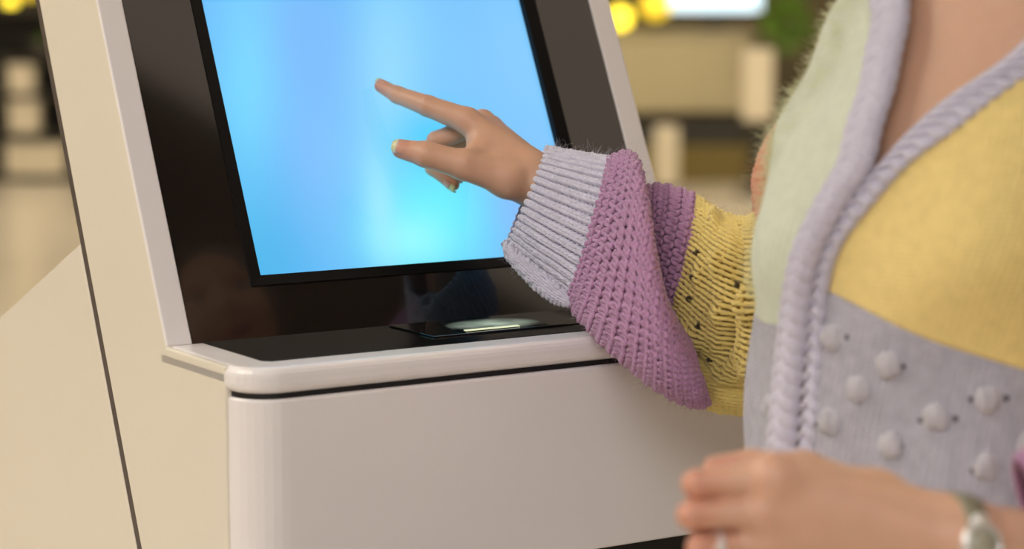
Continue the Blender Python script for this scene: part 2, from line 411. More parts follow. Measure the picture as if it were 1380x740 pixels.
# ================================================================== PERSON
# torso rings: z, centre x, centre y, half width, front depth, back depth, facing angle
TR = np.array([
    (0.80, 0.370, 1.975, 0.190, 0.135, 0.130, 32), (0.88, 0.364, 1.970, 0.186, 0.138, 0.120, 33),
    (0.96, 0.3620, 1.965, 0.180, 0.140, 0.112, 36), (1.07, 0.3695, 1.96, 0.172, 0.138, 0.110, 42),
    (1.15, 0.382, 1.96, 0.170, 0.136, 0.112, 48), (1.224, 0.380, 1.96, 0.168, 0.120, 0.112, 53),
    (1.267, 0.384, 1.962, 0.142, 0.102, 0.105, 55), (1.33, 0.388, 1.968, 0.118, 0.078, 0.090, 55),
    (1.375, 0.392, 1.975, 0.078, 0.062, 0.075, 55), (1.41, 0.394, 1.98, 0.062, 0.056, 0.064, 55)])
def cr_interp(x, xs, ys):
    """smooth (Catmull-Rom) interpolation of table ys over xs"""
    x = np.asarray(x, float); xs = np.asarray(xs, float); ys = np.asarray(ys, float)
    m_ = np.gradient(ys, xs, axis=0)
    i = np.clip(np.searchsorted(xs, x) - 1, 0, len(xs) - 2)
    h = xs[i + 1] - xs[i]; t = np.clip((x - xs[i]) / h, 0, 1)
    ex = (...,) + (None,) * (ys.ndim - 1); t_ = t[ex]; h_ = h[ex]
    return ((2 * t_**3 - 3 * t_**2 + 1) * ys[i] + (t_**3 - 2 * t_**2 + t_) * h_ * m_[i]
            + (-2 * t_**3 + 3 * t_**2) * ys[i + 1] + (t_**3 - t_**2) * h_ * m_[i + 1])
def torso(s, z, off=0.0):
    """point of the torso surface; s = angle from the front centre (negative: her right side)"""
    s, z = np.broadcast_arrays(np.asarray(s, float), np.asarray(z, float))
    q = cr_interp(z, TR[:, 0], TR[:, 1:])
    a = np.radians(q[..., 5])
    Fx, Fy = -np.cos(a), -np.sin(a); Lx, Ly = np.sin(a), -np.cos(a)
    bd = np.where(np.cos(s) > 0, q[..., 3], q[..., 4])
    bust = 0.030 * np.exp(-((s + 0.62) / 0.42) ** 2 - ((z - 1.135) / 0.062) ** 2) + 0.030 * np.exp(-((s - 0.62) / 0.42) ** 2 - ((z - 1.135) / 0.062) ** 2)
    bd = bd + bust + off; hw = q[..., 2] + bust * 0.5 + off
    c_, s_ = np.cos(s), np.sin(s)
    x = q[..., 0] + Lx * hw * s_ + Fx * bd * c_
    y = q[..., 1] + Ly * hw * s_ + Fy * bd * c_
    return np.stack([x, y, z + 0 * x], -1)
# END_TORSO
M['skin'] = new_mat('skin', srgb(214, 170, 142), 0.42, noise=0.07, nscale=60, bump=0.12, bscale=900, sss=0.25)
# redder fingertips and knuckles: a colour attribute carried by the mesh
nt = M['skin'].node_tree; at_ = nt.nodes.new('ShaderNodeAttribute'); at_.attribute_name = 'blush'
bs = nt.nodes['Principled BSDF']; src = bs.inputs['Base Color'].links[0].from_socket
mx = nt.nodes.new('ShaderNodeMix'); mx.data_type = 'RGBA'; mx.inputs[7].default_value = srgb(206, 138, 114)
nt.links.new(at_.outputs['Fac'], mx.inputs[0]); nt.links.new(src, mx.inputs[6]); nt.links.new(mx.outputs[2], bs.inputs['Base Color'])
M['nail'] = new_mat('nail_polish_clear', srgb(214, 160, 138), 0.2, coat=0.6, noise=0.03)
M['nail_tip'] = new_mat('nail_free_edge', srgb(222, 220, 170), 0.25, coat=0.4, noise=0.03)
M['hair'] = new_mat('hair_dark', srgb(30, 22, 18), 0.4, noise=0.3, nscale=120, bump=0.4, bscale=300)
M['eye'] = new_mat('eye_white', srgb(225, 220, 214), 0.15, noise=0.02)
M['iris'] = new_mat('iris_brown', srgb(58, 36, 24), 0.15, noise=0.2)
M['lips'] = new_mat('lips', srgb(176, 92, 84), 0.35, noise=0.05)
M['trousers'] = new_mat('trousers_cotton', srgb(96, 98, 108), 0.85, noise=0.12, nscale=200, bump=0.3, bscale=700)
M['shoe'] = new_mat('shoe_canvas', srgb(215, 210, 202), 0.7, noise=0.06, nscale=120)
M['sole'] = new_mat('shoe_sole', srgb(235, 232, 226), 0.6, noise=0.03)

person = empty('person', (0.37, 1.97, 0.0))
tag(person, 'person in a colourful knitted cardigan tapping the kiosk screen with one finger', 'person')

body_parts = []; blush = []; nails = []
unit = lambda v: np.asarray(v, float) / np.linalg.norm(v)
def add_body(V, F, spots=()):
    b = np.zeros(len(V))
    for c_, r_, a_ in spots: b = np.maximum(b, a_ * np.exp(-((V - c_) ** 2).sum(1) / r_ ** 2))
    body_parts.append((V, F)); blush.append(b)

# ---- right hand: pointing at the screen, seen from the thumb side
def hand(fingers, thumb, palm, kf=0.006, kp=0.012, d=0.0011, extra=(), joints=(), kth=0.009, kself=0.0012):
    pts = np.array([p for ch, _ in fingers + [thumb] for p in ch] + [p for a in palm for p in a[:2]])
    g = Grid(pts.min(0) - 0.035, pts.max(0) + 0.035, d)
    fp = None
    for a, b, ra, rb in palm:
        q = g.cone(a, b, ra, rb); fp = q if fp is None else smin(fp, q, kp)
    for c_, axes, rad in extra: fp = smin(fp, g.ell(c_, axes, rad), kp)
    tot = None
    for ch, rad in fingers:
        f = smin(fp, g.chain(ch, rad, 0.003), kf); tot = f if tot is None else smin(tot, f, kself)
    f = smin(fp, g.chain(thumb[0], thumb[1], 0.004), kth); tot = smin(tot, f, kself)
    # skin folds over the joints
    for c_, ax, dep, wd, rr in joints:
        ax = unit(ax)
        x, y, z = g.X - c_[0], g.Y - c_[1], g.Z - c_[2]
        tot = tot + dep * np.exp(-((x * ax[0] + y * ax[1] + z * ax[2]) / wd) ** 2) * np.exp(-(x * x + y * y + z * z) / rr ** 2)
    return g.surface(tot, 2)

i_t, i_d, i_p, i_m = P(513, 116, 2.511), P(536, 128, 2.498), P(577, 143, 2.480), P(630, 163, 2.466)
m_m, m_p, m_d, m_t = P(650, 165, 2.488), P(588, 190, 2.494), P(584, 226, 2.488), P(611, 249, 2.476)
r_m, r_p, r_d, r_t = P(662, 172, 2.508), P(605, 198, 2.520), P(604, 232, 2.508), P(618, 240, 2.498)
q_m, q_p, q_d, q_t = P(674, 185, 2.522), P(630, 208, 2.532), P(628, 230, 2.520), P(640, 232, 2.512)
t_c, t_m, t_i, t_t = P(684, 241, 2.425), P(624, 222, 2.412), P(574, 208, 2.410), P(541, 201, 2.417)
wr, fa = P(713, 238, 2.445), P(800, 300, 2.395)
V, F = hand(
    [([i_m, i_p, i_d, i_t], [0.0138, 0.0112, 0.0092, 0.0068]),
     ([m_m, m_p, m_d, m_t], [0.0115, 0.0102, 0.0086, 0.0066]),
     ([r_m, r_p, r_d, r_t], [0.0110, 0.0098, 0.0082, 0.0064]),
     ([q_m, q_p, q_d, q_t], [0.0100, 0.0086, 0.0072, 0.0058])],
    ([t_c, t_m, t_i, t_t], [0.0180, 0.0152, 0.0132, 0.0100]),
    [(wr, i_m, 0.0225, 0.0130), (wr, m_m, 0.0225, 0.0135), (wr + np.array([0, .008, 0]), r_m, 0.021, 0.0125), (wr + np.array([0, .012, -.003]), q_m, 0.019, 0.011),
     (wr, fa, 0.0235, 0.031), (wr + np.array([.004, -.004, -.006]), t_c, 0.020, 0.0175), (t_c, P(650, 200, 2.455), 0.0165, 0.012), (t_m, P(655, 195, 2.46), 0.011, 0.012)],
    joints=[(P(577, 134, 2.474), i_d - i_p, 0.0007, 0.0011, 0.008), (P(571, 132, 2.476), i_d - i_p, 0.0006, 0.0010, 0.008), (P(583, 136, 2.474), i_d - i_p, 0.0005, 0.0010, 0.008),
            (P(541, 121, 2.488), i_d - i_p, 0.0005, 0.0009, 0.007), (P(574, 200, 2.399), t_t - t_i, 0.0006, 0.0010, 0.010), (P(579, 200, 2.399), t_t - t_i, 0.0005, 0.0009, 0.010)])
add_body(V, F, [(i_t, 0.016, 0.8), (t_t, 0.018, 0.8), (m_t, 0.02, 0.8), (m_p, 0.014, 0.6), (i_p, 0.012, 0.45), (i_m, 0.015, 0.3), (t_i, 0.012, 0.3), (r_t, .02, .6)])

def nail(tip, axis, out, L, Wd, H, rt, tipfrac=0.22):
    """curved plate lying on the finger: axis to the tip, out = up from the nail"""
    a = unit(axis); o = unit(np.asarray(out, float) - a * (np.dot(out, a))); s_ = np.cross(a, o)
    nu, nv = 13, 9; V1 = []
    for i in range(nu):
        u = i / (nu - 1); wv = Wd * (1 - 0.22 * max(0, (u - 0.62) / 0.38) ** 2) * (0.86 + 0.14 * min(1, u / 0.2))
        if u > 0.9: wv *= 1 - 1.9 * (u - 0.9)
        for j in range(nv):
            v = (j / (nv - 1) - 0.5) * 2
            V1.append(tip + a * (u - 0.60) * L + s_ * (wv * math.sin(v * 1.15) / math.sin(1.15)) + o * (rt - H * (1 - math.cos(v * 1.15)) - 0.0030 * max(0, u - 0.35) ** 2))
    V1 = np.array(V1); V2 = V1 - o * 0.0012; V = np.concatenate([V1, V2]); n1 = nu * nv
    def faces(i0, i1):
        F = []
        for i in range(i0, i1):
            for j in range(nv - 1):
                q = [i * nv + j, i * nv + j + 1, (i + 1) * nv + j + 1, (i + 1) * nv + j]
                F.append(q); F.append([x + n1 for x in q[::-1]])
        for i in range(i0, i1):
            for j in (0, nv - 1): F.append([i * nv + j, (i + 1) * nv + j, (i + 1) * nv + j + n1, i * nv + j + n1])
        for j in range(nv - 1):
            for i in (i0, i1): F.append([i * nv + j, i * nv + j + 1, i * nv + j + 1 + n1, i * nv + j + n1])
        return np.array(F)
    k = int(round((nu - 1) * (1 - tipfrac)))
    nails.append((V, faces(0, k), faces(k, nu - 1)))
cam_dir = unit(np.array([0, 0, EYE]) - i_t)
nail(i_t, i_t - i_d, np.array([0.1, 0.25, 1.0]), 0.0180, 0.0062, 0.0062, 0.0080)
nail(t_t, t_t - t_i, cam_dir * 1.0 + np.array([-0.05, 0, 0.45]), 0.0215, 0.0082, 0.0075, 0.0112)
nail(m_t, m_t - m_d, np.array([-0.30, -0.55, -0.75]), 0.0175, 0.0060, 0.0056, 0.0076, 0.4)

# ---- left hand: loosely closed, back of the hand to the photographer
Yl = 1.60
li = [P(1042, 645, Yl), P(938, 652, Yl - .004), P(948, 668, Yl + .030), P(985, 676, Yl + .036)]
lm = [P(1030, 690, Yl - .004), P(932, 694, Yl - .010), P(946, 708, Yl + .024), P(982, 714, Yl + .030)]
lr = [P(1032, 732, Yl), P(944, 738, Yl - .008), P(956, 750, Yl + .024), P(990, 756, Yl + .030)]
lp = [P(1046, 772, Yl + .008), P(972, 780, Yl), P(982, 790, Yl + .026), P(1010, 794, Yl + .030)]
lt = [P(1180, 672, Yl + .035), P(1085, 634, Yl + .048), P(1012, 626, Yl + .050), P(962, 630, Yl + .046)]
lw = P(1285, 730, Yl + .012); lf = P(1480, 764, Yl + .055); lf2 = np.array([0.525, 1.68, 0.985])
V, F = hand(
    [(li, [0.0115, 0.0098, 0.0086, 0.0070]), (lm, [0.0118, 0.0100, 0.0088, 0.0072]),
     (lr, [0.0112, 0.0096, 0.0084, 0.0068]), (lp, [0.0100, 0.0084, 0.0074, 0.0060])],
    (lt, [0.0170, 0.0125, 0.0105, 0.0080]),
    [(lw, li[0], 0.0265, 0.0150), (lw, lm[0], 0.0270, 0.0150), (lw, lr[0], 0.0265, 0.0140), (lw + np.array([0, 0, -.008]), lp[0], 0.022, 0.0125),
     (lw, lf, 0.0275, 0.034), (lw + np.array([0, 0, -.010]), lf + np.array([0, 0, -.006]), 0.0255, 0.034), (lw, lt[0], 0.022, 0.0185), (lt[0], li[0], .0175, .013), (lt[1], li[0], .011, .012)], d=0.0016)
add_body(V, F, [(li[1], 0.02, 0.8), (lm[1], 0.02, 0.8), (lr[1], 0.02, 0.8), (lt[3], 0.025, 0.6), (li[0], .02, .25), (lm[0], .02, .25), (li[3], .02, .6), (lm[3], .02, .6)])

# ---- torso, neck and head, arms inside the sleeves
def grid_mesh(Pt, close_u=False, close_v=False):
    n, m = Pt.shape[:2]; V = Pt.reshape(-1, 3); I = np.arange(n * m).reshape(n, m)
    if close_u: I = np.concatenate([I, I[:1]])
    if close_v: I = np.concatenate([I, I[:, :1]], 1)
    F = np.stack([I[:-1, :-1], I[:-1, 1:], I[1:, 1:], I[1:, :-1]], -1).reshape(-1, 4)
    return V, F
ss = np.linspace(-math.pi, math.pi, 128, endpoint=False); zz = np.linspace(0.83, 1.408, 110)
S_, Z_ = np.meshgrid(ss, zz)
clav = 0.004 * np.exp(-((Z_ - (1.335 + 0.018 * np.abs(S_))) / 0.010) ** 2) * (np.abs(S_) < 1.3) - 0.004 * np.exp(-((Z_ - 1.352) / 0.012) ** 2 - (S_ / 0.22) ** 2)
Vt, Ft = grid_mesh(torso(S_, Z_, -0.014 + clav), close_v=True)
add_body(Vt, Ft)
HC = np.array([0.372, 1.985, 1.535]); FD = unit([-0.80, 0.60, -0.10]); SD = unit(np.cross(FD, [0, 0, 1])); UD = np.cross(SD, FD)
hp = lambda f, s, u: HC + FD * f + SD * s + UD * u
g = Grid(HC - [0.15, 0.15, 0.21], HC + [0.15, 0.15, 0.15], 0.003)
f = g.ell(hp(-.005, 0, .02), (FD, SD, UD), (0.095, 0.076, 0.098))
f = smin(f, g.ell(hp(.022, 0, -.045), (FD, SD, UD), (0.062, 0.055, 0.068)), 0.03)
f = smin(f, g.cone(hp(.066, 0, -.092), hp(.05, 0, -.085), 0.018, 0.022), 0.02)                 # chin
f = smin(f, g.cone(hp(.088, 0, .012), hp(.106, 0, -.030), 0.007, 0.0095), 0.012)               # nose
for s_ in (-1, 1):
    f = smin(f, g.ell(hp(.072, s_ * .036, -.030), (FD, SD, UD), (.02, .022, .02)), 0.02)       # cheek
    f = -smin(-f, g.ell(hp(.098, s_ * .031, .008), (FD, SD, UD), (.020, .018, .012)), 0.010)   # eye socket
    f = smin(f, g.cone(hp(.086, s_ * .018, .026), hp(.080, s_ * .046, .026), .005, .004), 0.01)  # brow
    f = smin(f, g.ell(hp(-.008, s_ * .077, -.005), (FD, SD, UD), (.018, .008, .030)), 0.006)   # ear
f = smin(f, g.cone(hp(-.02, 0, -.06), np.array([0.394, 1.982, 1.385]), 0.050, 0.053), 0.02)
add_body(*g.surface(f, 1))
g = Grid([0.10, 1.60, 0.93], [0.62, 2.50, 1.34], 0.006)
sh_l = np.array([0.470, 1.89, 1.25])
f = g.chain([P(1150, 250, 2.04), P(1060, 390, 2.19), P(965, 385, 2.285), fa, wr], [0.036, 0.032, 0.030, 0.028, 0.021], 0.01)
f = smin(f, g.chain([sh_l, np.array([0.497, 1.860, 1.14]), np.array([0.487, 1.75, 0.995]), lf], [0.036, 0.035, 0.033, 0.032], 0.01), 0.005)
add_body(*g.surface(f, 2))
V, F = join(body_parts)
body = mesh_obj('body', V, F, M['skin'], person)
at_ = body.data.attributes.new('blush', 'FLOAT', 'POINT'); at_.data.foreach_set('value', np.concatenate(blush).astype(np.float32))
for Vn, Fa, Fb in nails:
    o = mesh_obj('fingernail', Vn, Fa, M['nail'], body); mesh_obj('nail_tip', Vn, Fb, M['nail_tip'], body)
# face details and hair
def ellipsoid(c_, axes, rad, nu=20, nv=12):
    u = np.linspace(0, 2 * math.pi, nu, endpoint=False); v = np.linspace(0.04, math.pi - 0.04, nv)
    Uu, Vv = np.meshgrid(u, v)
    Pt = (np.asarray(c_) + (np.sin(Vv) * np.cos(Uu) * rad[0])[..., None] * axes[0] + (np.sin(Vv) * np.sin(Uu) * rad[1])[..., None] * axes[1] + (np.cos(Vv) * rad[2])[..., None] * axes[2])
    Vx, Fx = grid_mesh(Pt, close_v=True)
    n = len(Vx); Vx = np.concatenate([Vx, [Pt[0].mean(0), Pt[-1].mean(0)]])
    F = Fx.tolist()
    for k in range(nu):
        F.append([k, (k + 1) % nu, n][::-1]); F.append([n - nu + k, n - nu + (k + 1) % nu, n + 1])
    return Vx, F
ax3 = (FD, SD, UD)
for s_ in (-1, 1):
    V, F = ellipsoid(hp(.0745, s_ * .031, .008), ax3, (.0115, .0125, .0085)); e = mesh_obj('eye', V, F, M['eye'], body)
    V, F = ellipsoid(hp(.0835, s_ * .031, .008), ax3, (.003, .0055, .0055)); mesh_obj('iris', V, F, M['iris'], body)
V, F = ellipsoid(hp(.086, 0, -.062), ax3, (.010, .023, .0075)); mesh_obj('lips', V, F, M['lips'], body)
g = Grid(HC - [0.20, 0.20, 0.20], HC + [0.20, 0.20, 0.20], 0.005)
f = g.ell(hp(-.022, 0, .028), ax3, (0.104, 0.091, 0.108))
f = smin(f, g.ell(hp(-.045, 0, -.045), ax3, (0.070, 0.086, 0.085)), 0.03)
f = np.maximum(f, -(g.ell(hp(.075, 0, -.040), ax3, (0.085, 0.078, 0.105))))
f = smin(f, g.ell(hp(-.135, 0, .03), ax3, (0.045, 0.045, 0.045)), 0.012)
V, F = g.surface(f, 2); mesh_obj('hair', V, F, M['hair'], person)

# ---- trousers and shoes
HA = math.radians(33); HF = np.array([-math.cos(HA), -math.sin(HA), 0]); HL = np.array([math.sin(HA), -math.cos(HA), 0]); HP = np.array([0.37, 1.975, 0])
g = Grid([0.08, 1.70, 0.06], [0.66, 2.25, 0.95], 0.010)
HP = HP - HF * 0.004
f = g.ell(HP + [0, 0, .84], (HF, HL, np.array([0, 0, 1.])), (0.139, 0.190, 0.19))
for s_ in (-1, 1):
    f = smin(f, g.chain([HP + HL * s_ * .085 + [0, 0, .80], HP + HL * s_ * .092 + HF * .015 + [0, 0, .45], HP + HL * s_ * .095 - HF * .01 + [0, 0, .10]], [.088, .066, .060], .02), .02)
V, F = g.surface(f, 2); mesh_obj('trousers', V, F, M['trousers'], person)
for s_ in (-1, 1):
    b0 = HP + HL * s_ * .095 - HF * .035; g = Grid(b0 - [0.28, 0.28, 0.02], b0 + [0.28, 0.28, 0.13], 0.006)
    b0 = b0 + np.array([0, 0, .036])
    f = g.chain([b0, b0 + HF * .09 + [0, 0, .004], b0 + HF * .165 - [0, 0, .004]], [.036, .036, .030], .03); f = smin(f, g.cone(b0, b0 + [0, 0, .06], .036, .040), .03)
    f = np.maximum(f, 0.016 - g.Z + 0 * f)
    V, F = g.surface(f, 1); sh = mesh_obj('shoe', V, F, M['shoe'], person)
    f = g.chain([b0 - [0, 0, .022], b0 + HF * .165 - [0, 0, .022]], [.042, .036], .02); f = np.maximum(np.maximum(f, g.Z - 0.020 + 0 * f), 0.0 - g.Z + 0 * f)
    V, F = g.surface(f, 0); mesh_obj('sole', V, F, M['sole'], sh, smooth=False)

# ================================================================== CARDIGAN
def wool(name, color, wave=0.0, wscale=1.0, var=0.12):
    """matt woollen surface; UV in metres, knitted columns as fine relief"""
    m = new_mat(name, color, 0.92, spec=0.2, noise=var, nscale=90, sheen=0.35)
    nt = m.node_tree; n = nt.nodes; l = nt.links; bs = n['Principled BSDF']
    if wave:
        uv = n.new('ShaderNodeUVMap'); uv.uv_map = 'UVMap'
        w1 = n.new('ShaderNodeTexWave'); w1.wave_type = 'BANDS'; w1.bands_direction = 'X'; w1.inputs['Scale'].default_value = wscale; w1.inputs['Distortion'].default_value = 1.2; w1.inputs['Detail'].default_value = 1; w1.inputs['Detail Scale'].default_value = 2
        w2 = n.new('ShaderNodeTexWave'); w2.wave_type = 'BANDS'; w2.bands_direction = 'Y'; w2.inputs['Scale'].default_value = wscale * 1.3; w2.inputs['Distortion'].default_value = 1.5
        l.new(uv.outputs[0], w1.inputs[0]); l.new(uv.outputs[0], w2.inputs[0])
        ad = n.new('ShaderNodeMath'); ad.operation = 'MULTIPLY_ADD'; l.new(w2.outputs[1], ad.inputs[0]); ad.inputs[1].default_value = 0.4; l.new(w1.outputs[1], ad.inputs[2])
        b = n.new('ShaderNodeBump'); b.inputs['Strength'].default_value = wave; b.inputs['Distance'].default_value = 0.002
        l.new(ad.outputs[0], b.inputs['Height']); l.new(b.outputs[0], bs.inputs['Normal'])
    return m
C_LAV, C_PUR, C_YEL, C_GRN, C_ORG = srgb(206, 204, 220), srgb(178, 134, 170), srgb(228, 206, 124), srgb(214, 220, 198), srgb(222, 150, 112)
M['k_green'] = wool('wool_green', C_GRN, 0.5, 60); M['k_yellow'] = wool('wool_yellow', srgb(238, 212, 138), 0.5, 60)
M['k_lav'] = wool('wool_lavender', srgb(180, 178, 190), 0.6, 60, 0.25); M['k_band'] = wool('wool_band', srgb(204, 200, 216), 0.25, 80)
M['k_orange'] = wool('wool_orange', C_ORG, 0.5, 60); M['k_purple'] = wool('wool_purple', C_PUR, 0.6, 50)
M['k_bobble'] = wool('wool_bobble', srgb(190, 187, 194), 0, 1, 0.2)
M['y_lav'] = wool('yarn_lavender', C_LAV); M['y_pur'] = wool('yarn_purple', C_PUR); M['y_yel'] = wool('yarn_yellow', C_YEL); M['y_org'] = wool('yarn_orange', C_ORG)
M['u_lav'] = wool('gap_shade_lavender', srgb(150, 142, 178)); M['u_pur'] = wool('gap_shade_purple', srgb(128, 78, 132)); M['u_yel'] = wool('gap_shade_yellow', srgb(150, 120, 50)); M['u_org'] = wool('gap_shade_orange', srgb(170, 100, 70))  # darker tones stand for the shade between stitches
M['hole_shade'] = wool('eyelet_shade', srgb(70, 66, 72))

def uv_grid(o, Uc, Vc):
    lay = o.data.uv_layers.new(name='UVMap'); li_ = np.zeros(len(o.data.loops), np.int32); o.data.loops.foreach_get('vertex_index', li_)
    lay.data.foreach_set('uv', np.stack([Uc.ravel()[li_], Vc.ravel()[li_]], 1).astype(np.float32).ravel())
SIDE = 1.85
zR = np.array([0.82, .96, 1.01, 1.066, 1.10, 1.14, 1.17, 1.204, 1.236, 1.28, 1.33, 1.36, 1.385, 1.392])
sR_in = np.array([-.09, -.13, -.16, -.20, -.22, -.22, -.18, -.10, -.12, -.17, -.23, -.42, -.85, -1.3])
sR_out = np.array([-.22, -.25, -.28, -.30, -.30, -.30, -.27, -.215, -.25, -.33, -.46, -.85, -1.35, -1.85])
zL = np.array([0.82, .966, 1.016, 1.066, 1.10, 1.14, 1.176, 1.205, 1.228, 1.255, 1.285, 1.33, 1.36, 1.385])
sL_in = np.array([-.07, -.11, -.14, -.18, -.20, -.20, -.16, -.05, .035, .18, .46, .85, 1.25, 1.80])
sL_out = np.array([.03, -.01, -.04, -.10, -.135, -.13, -.02, .10, .25, .44, .74, 1.15, 1.50, 2.0])
itp = lambda z, xs, ys: cr_interp(z, xs, ys)
def fold(s, z):
    """soft folds in the cloth"""
    return 0.0035 * np.sin(9 * s + 26 * (z - 1.1)) * np.exp(-((s + 0.9) / 0.5) ** 2) + 0.002 * np.sin(7 * s - 17 * z)
def panel(name, edge0, edge1, z0, z1, mat, label=None, parent=None, ns=70, nz=120, zs0=None):
    """grid between two s(z) edges; z0 and z1 may be functions of s"""
    a = np.linspace(0, 1, ns)[None, :]; b = np.linspace(0, 1, nz)[:, None]
    zz_ = (z0 if not callable(z0) else 0) + 0 * a * b
    s_mid = edge0(1.05) + (edge1(1.05) - edge0(1.05)) * a
    lo = z0(s_mid) if callable(z0) else z0 + 0 * a
    hi = z1(s_mid) if callable(z1) else z1 + 0 * a
    zg = lo + (hi - lo) * b
    for _ in range(3):
        sg = edge0(zg) + (edge1(zg) - edge0(zg)) * a
        lo = z0(sg) if callable(z0) else z0; hi = z1(sg) if callable(z1) else z1
        zg = lo + (hi - lo) * b + 0 * a
    sg = edge0(zg) + (edge1(zg) - edge0(zg)) * a
    Pt = torso(sg, zg, fold(sg, zg))
    V, F = grid_mesh(Pt); o = mesh_obj(name, V, F, mat, parent)
    uv_grid(o, sg * 0.15, zg)
    m_ = o.modifiers.new('thick', 'SOLIDIFY'); m_.thickness = 0.005; m_.offset = 0
    if label: o['label'] = label
    return o
cst = lambda v: (lambda z: v + 0 * np.asarray(z))
midR = lambda z: itp(z, zR, 0.5 * (sR_in + sR_out)); midL = lambda z: itp(z, zL, 0.5 * (sL_in + sL_out))
cardigan = panel('cardigan', cst(SIDE), cst(2 * math.pi - SIDE), 0.805, 1.392, M['k_lav'], 'chunky knitted cardigan in lavender, purple, yellow and green blocks', person, 90, 90)
GB = lambda s: 1.066 + 0.006 * s
panel('right_front', midR, cst(-SIDE), GB, 1.392, M['k_green'], 'pale green knitted front', cardigan)
panel('right_front', midR, cst(-SIDE), 0.805, GB, M['k_lav'], 'lavender lower front', cardigan)
YB = lambda s: np.interp(s, [-.4, -.22, .15, .49, .94, 1.8], [1.108, 1.102, 1.086, 1.068, 1.048, 1.03])
panel('left_front', midL, cst(SIDE), YB, 1.392, M['k_yellow'], 'yellow knitted front', cardigan)
panel('left_front', midL, cst(SIDE), 0.805, YB, M['k_lav'], 'grey lavender front with bobbles', cardigan)
# ribbed front bands
def band(zs, si, so_, off, top, label):
    nl, nw = 520, 17
    z = np.linspace(0.805, top, nl); a = np.linspace(-0.03, 1.03, nw)
    s = itp(z, zs, si)[:, None] * (1 - a) + itp(z, zs, so_)[:, None] * a
    Zg = z[:, None] + 0 * a
    mid = torso(itp(z, zs, 0.5 * (si + so_)), z); arc = np.concatenate([[0], np.cumsum(np.linalg.norm(np.diff(mid, axis=0), axis=1))])
    prof = np.sqrt(np.clip(1 - (2 * a - 1) ** 6, 0, 1))[None, :]
    rid = np.abs(np.sin((arc[:, None] / 0.0125 + 0.75 * np.abs(2 * a - 1)[None, :]) * math.pi)) ** 0.7
    h = off + prof * (0.0025 + 0.0062 * rid)
    V, F = grid_mesh(torso(s, Zg, h)); o = mesh_obj('front_band', V, F, M['k_band'], cardigan)
    uv_grid(o, a[None, :] * 0.03 + 0 * s, arc[:, None] + 0 * s)
    m_ = o.modifiers.new('thick', 'SOLIDIFY'); m_.thickness = 0.006; m_.offset = -1
    o['label'] = label
band(zL, sL_in, sL_out, 0.001, 1.38, 'ribbed lavender band edging the yellow front')
band(zR, sR_in, sR_out, 0.006, 1.39, 'ribbed lavender band edging the green front')
# bobbles of the left front, and dark dots painting the shade in its eyelets
def lump(name, s, z, r, h, mat, par):
    c_ = torso(s, z, fold(s, z)); e1 = unit(torso(s + .02, z) - c_); e2 = np.array([0, 0, 1.0]); n_ = unit(np.cross(e2, e1)); 
    if np.dot(n_, -c_ + [0, 0, EYE]) < 0: n_ = -n_
    V, F = ellipsoid(c_ + n_ * h * 0.25, (e1, e2, n_), (r, r * 1.05, h), 18, 12)
    V = V + (n_ * 0.0011 * np.sin((V - c_) @ e1 * 900 + s * 40)[:, None] + e2 * 0.0008 * np.sin((V - c_) @ e1 * 500 + z * 300)[:, None]) * (r > 0.006)
    return mesh_obj(name, V, F, mat, par)
for s, z in ((-.035, 1.062), (.30, 1.046), (.17, 1.024), (.055, .994), (.58, 1.008), (.80, 1.024), (.39, .982), (.85, .972), (-.49, .992), (1.05, .99), (.15, .945), (.6, .94), (1.2, 1.03), (.95, .92), (.35, .90)):
    lump('bobble', s, z, 0.0112, 0.0075, M['k_bobble'], cardigan)
for s, z in ((.045, 1.064), (.37, 1.046), (.51, 1.004), (.67, 1.008), (.72, 1.024), (.88, 1.026), (.44, .982), (.79, .968), (1.0, .992), (-.03, .99)):
    lump('eyelet_shade_dot', s, z, 0.0030, 0.0030, M['hole_shade'], cardigan)

# ---- sleeves knitted stitch by stitch
class Sleeve:
    def __init__(s, rings, bumps=()):
        """rings: (top px, bottom px, distance, half depth)"""
        T = np.array([P(r[0], r[1], r[4]) for r in rings]); B = np.array([P(r[2], r[3], r[4]) for r in rings])
        s.c = (T + B) / 2; s.a1 = (T - B) / 2
        a1n = s.a1 / np.linalg.norm(s.a1, axis=1)[:, None]
        a2 = np.tile(np.array([0.0, -1.0, 0.0]), (len(rings), 1)); a2 -= a1n * (a2 * a1n).sum(1)[:, None]
        a2 /= np.linalg.norm(a2, axis=1)[:, None]
        s.a2 = a2 * np.array([r[5] for r in rings])[:, None]
        s.n = len(rings); s.k = np.arange(s.n); s.bumps = bumps
    def raw(s, th, t):
        c_ = cr_interp(t, s.k, np.concatenate([s.c, s.a1, s.a2], 1))
        return c_[..., 0:3] + np.cos(th)[..., None] * c_[..., 3:6] + np.sin(th)[..., None] * c_[..., 6:9]
    def normal(s, th, t):
        e = 1e-3
        u = s.raw(th + e, t) - s.raw(th - e, t); v = s.raw(th, t + e) - s.raw(th, t - e)
        n_ = np.cross(u, v); n_ /= np.maximum(np.linalg.norm(n_, axis=-1), 1e-12)[..., None]
        c_ = cr_interp(t, s.k, s.c); sg = np.sign(((s.raw(th, t) - c_) * n_).sum(-1)); return n_ * sg[..., None]
    def at(s, th, t, off=0.0):
        h = np.zeros(np.broadcast(th, t).shape) + off
        for bt, btt, hh, w1, w2 in s.bumps:
            dth = np.angle(np.exp(1j * (th - bt)))
            h = h + hh * np.exp(-(dth / w1) ** 2 - ((t - btt) / w2) ** 2)
        N = s.normal(th, t)
        return s.raw(th, t) + N * h[..., None], N
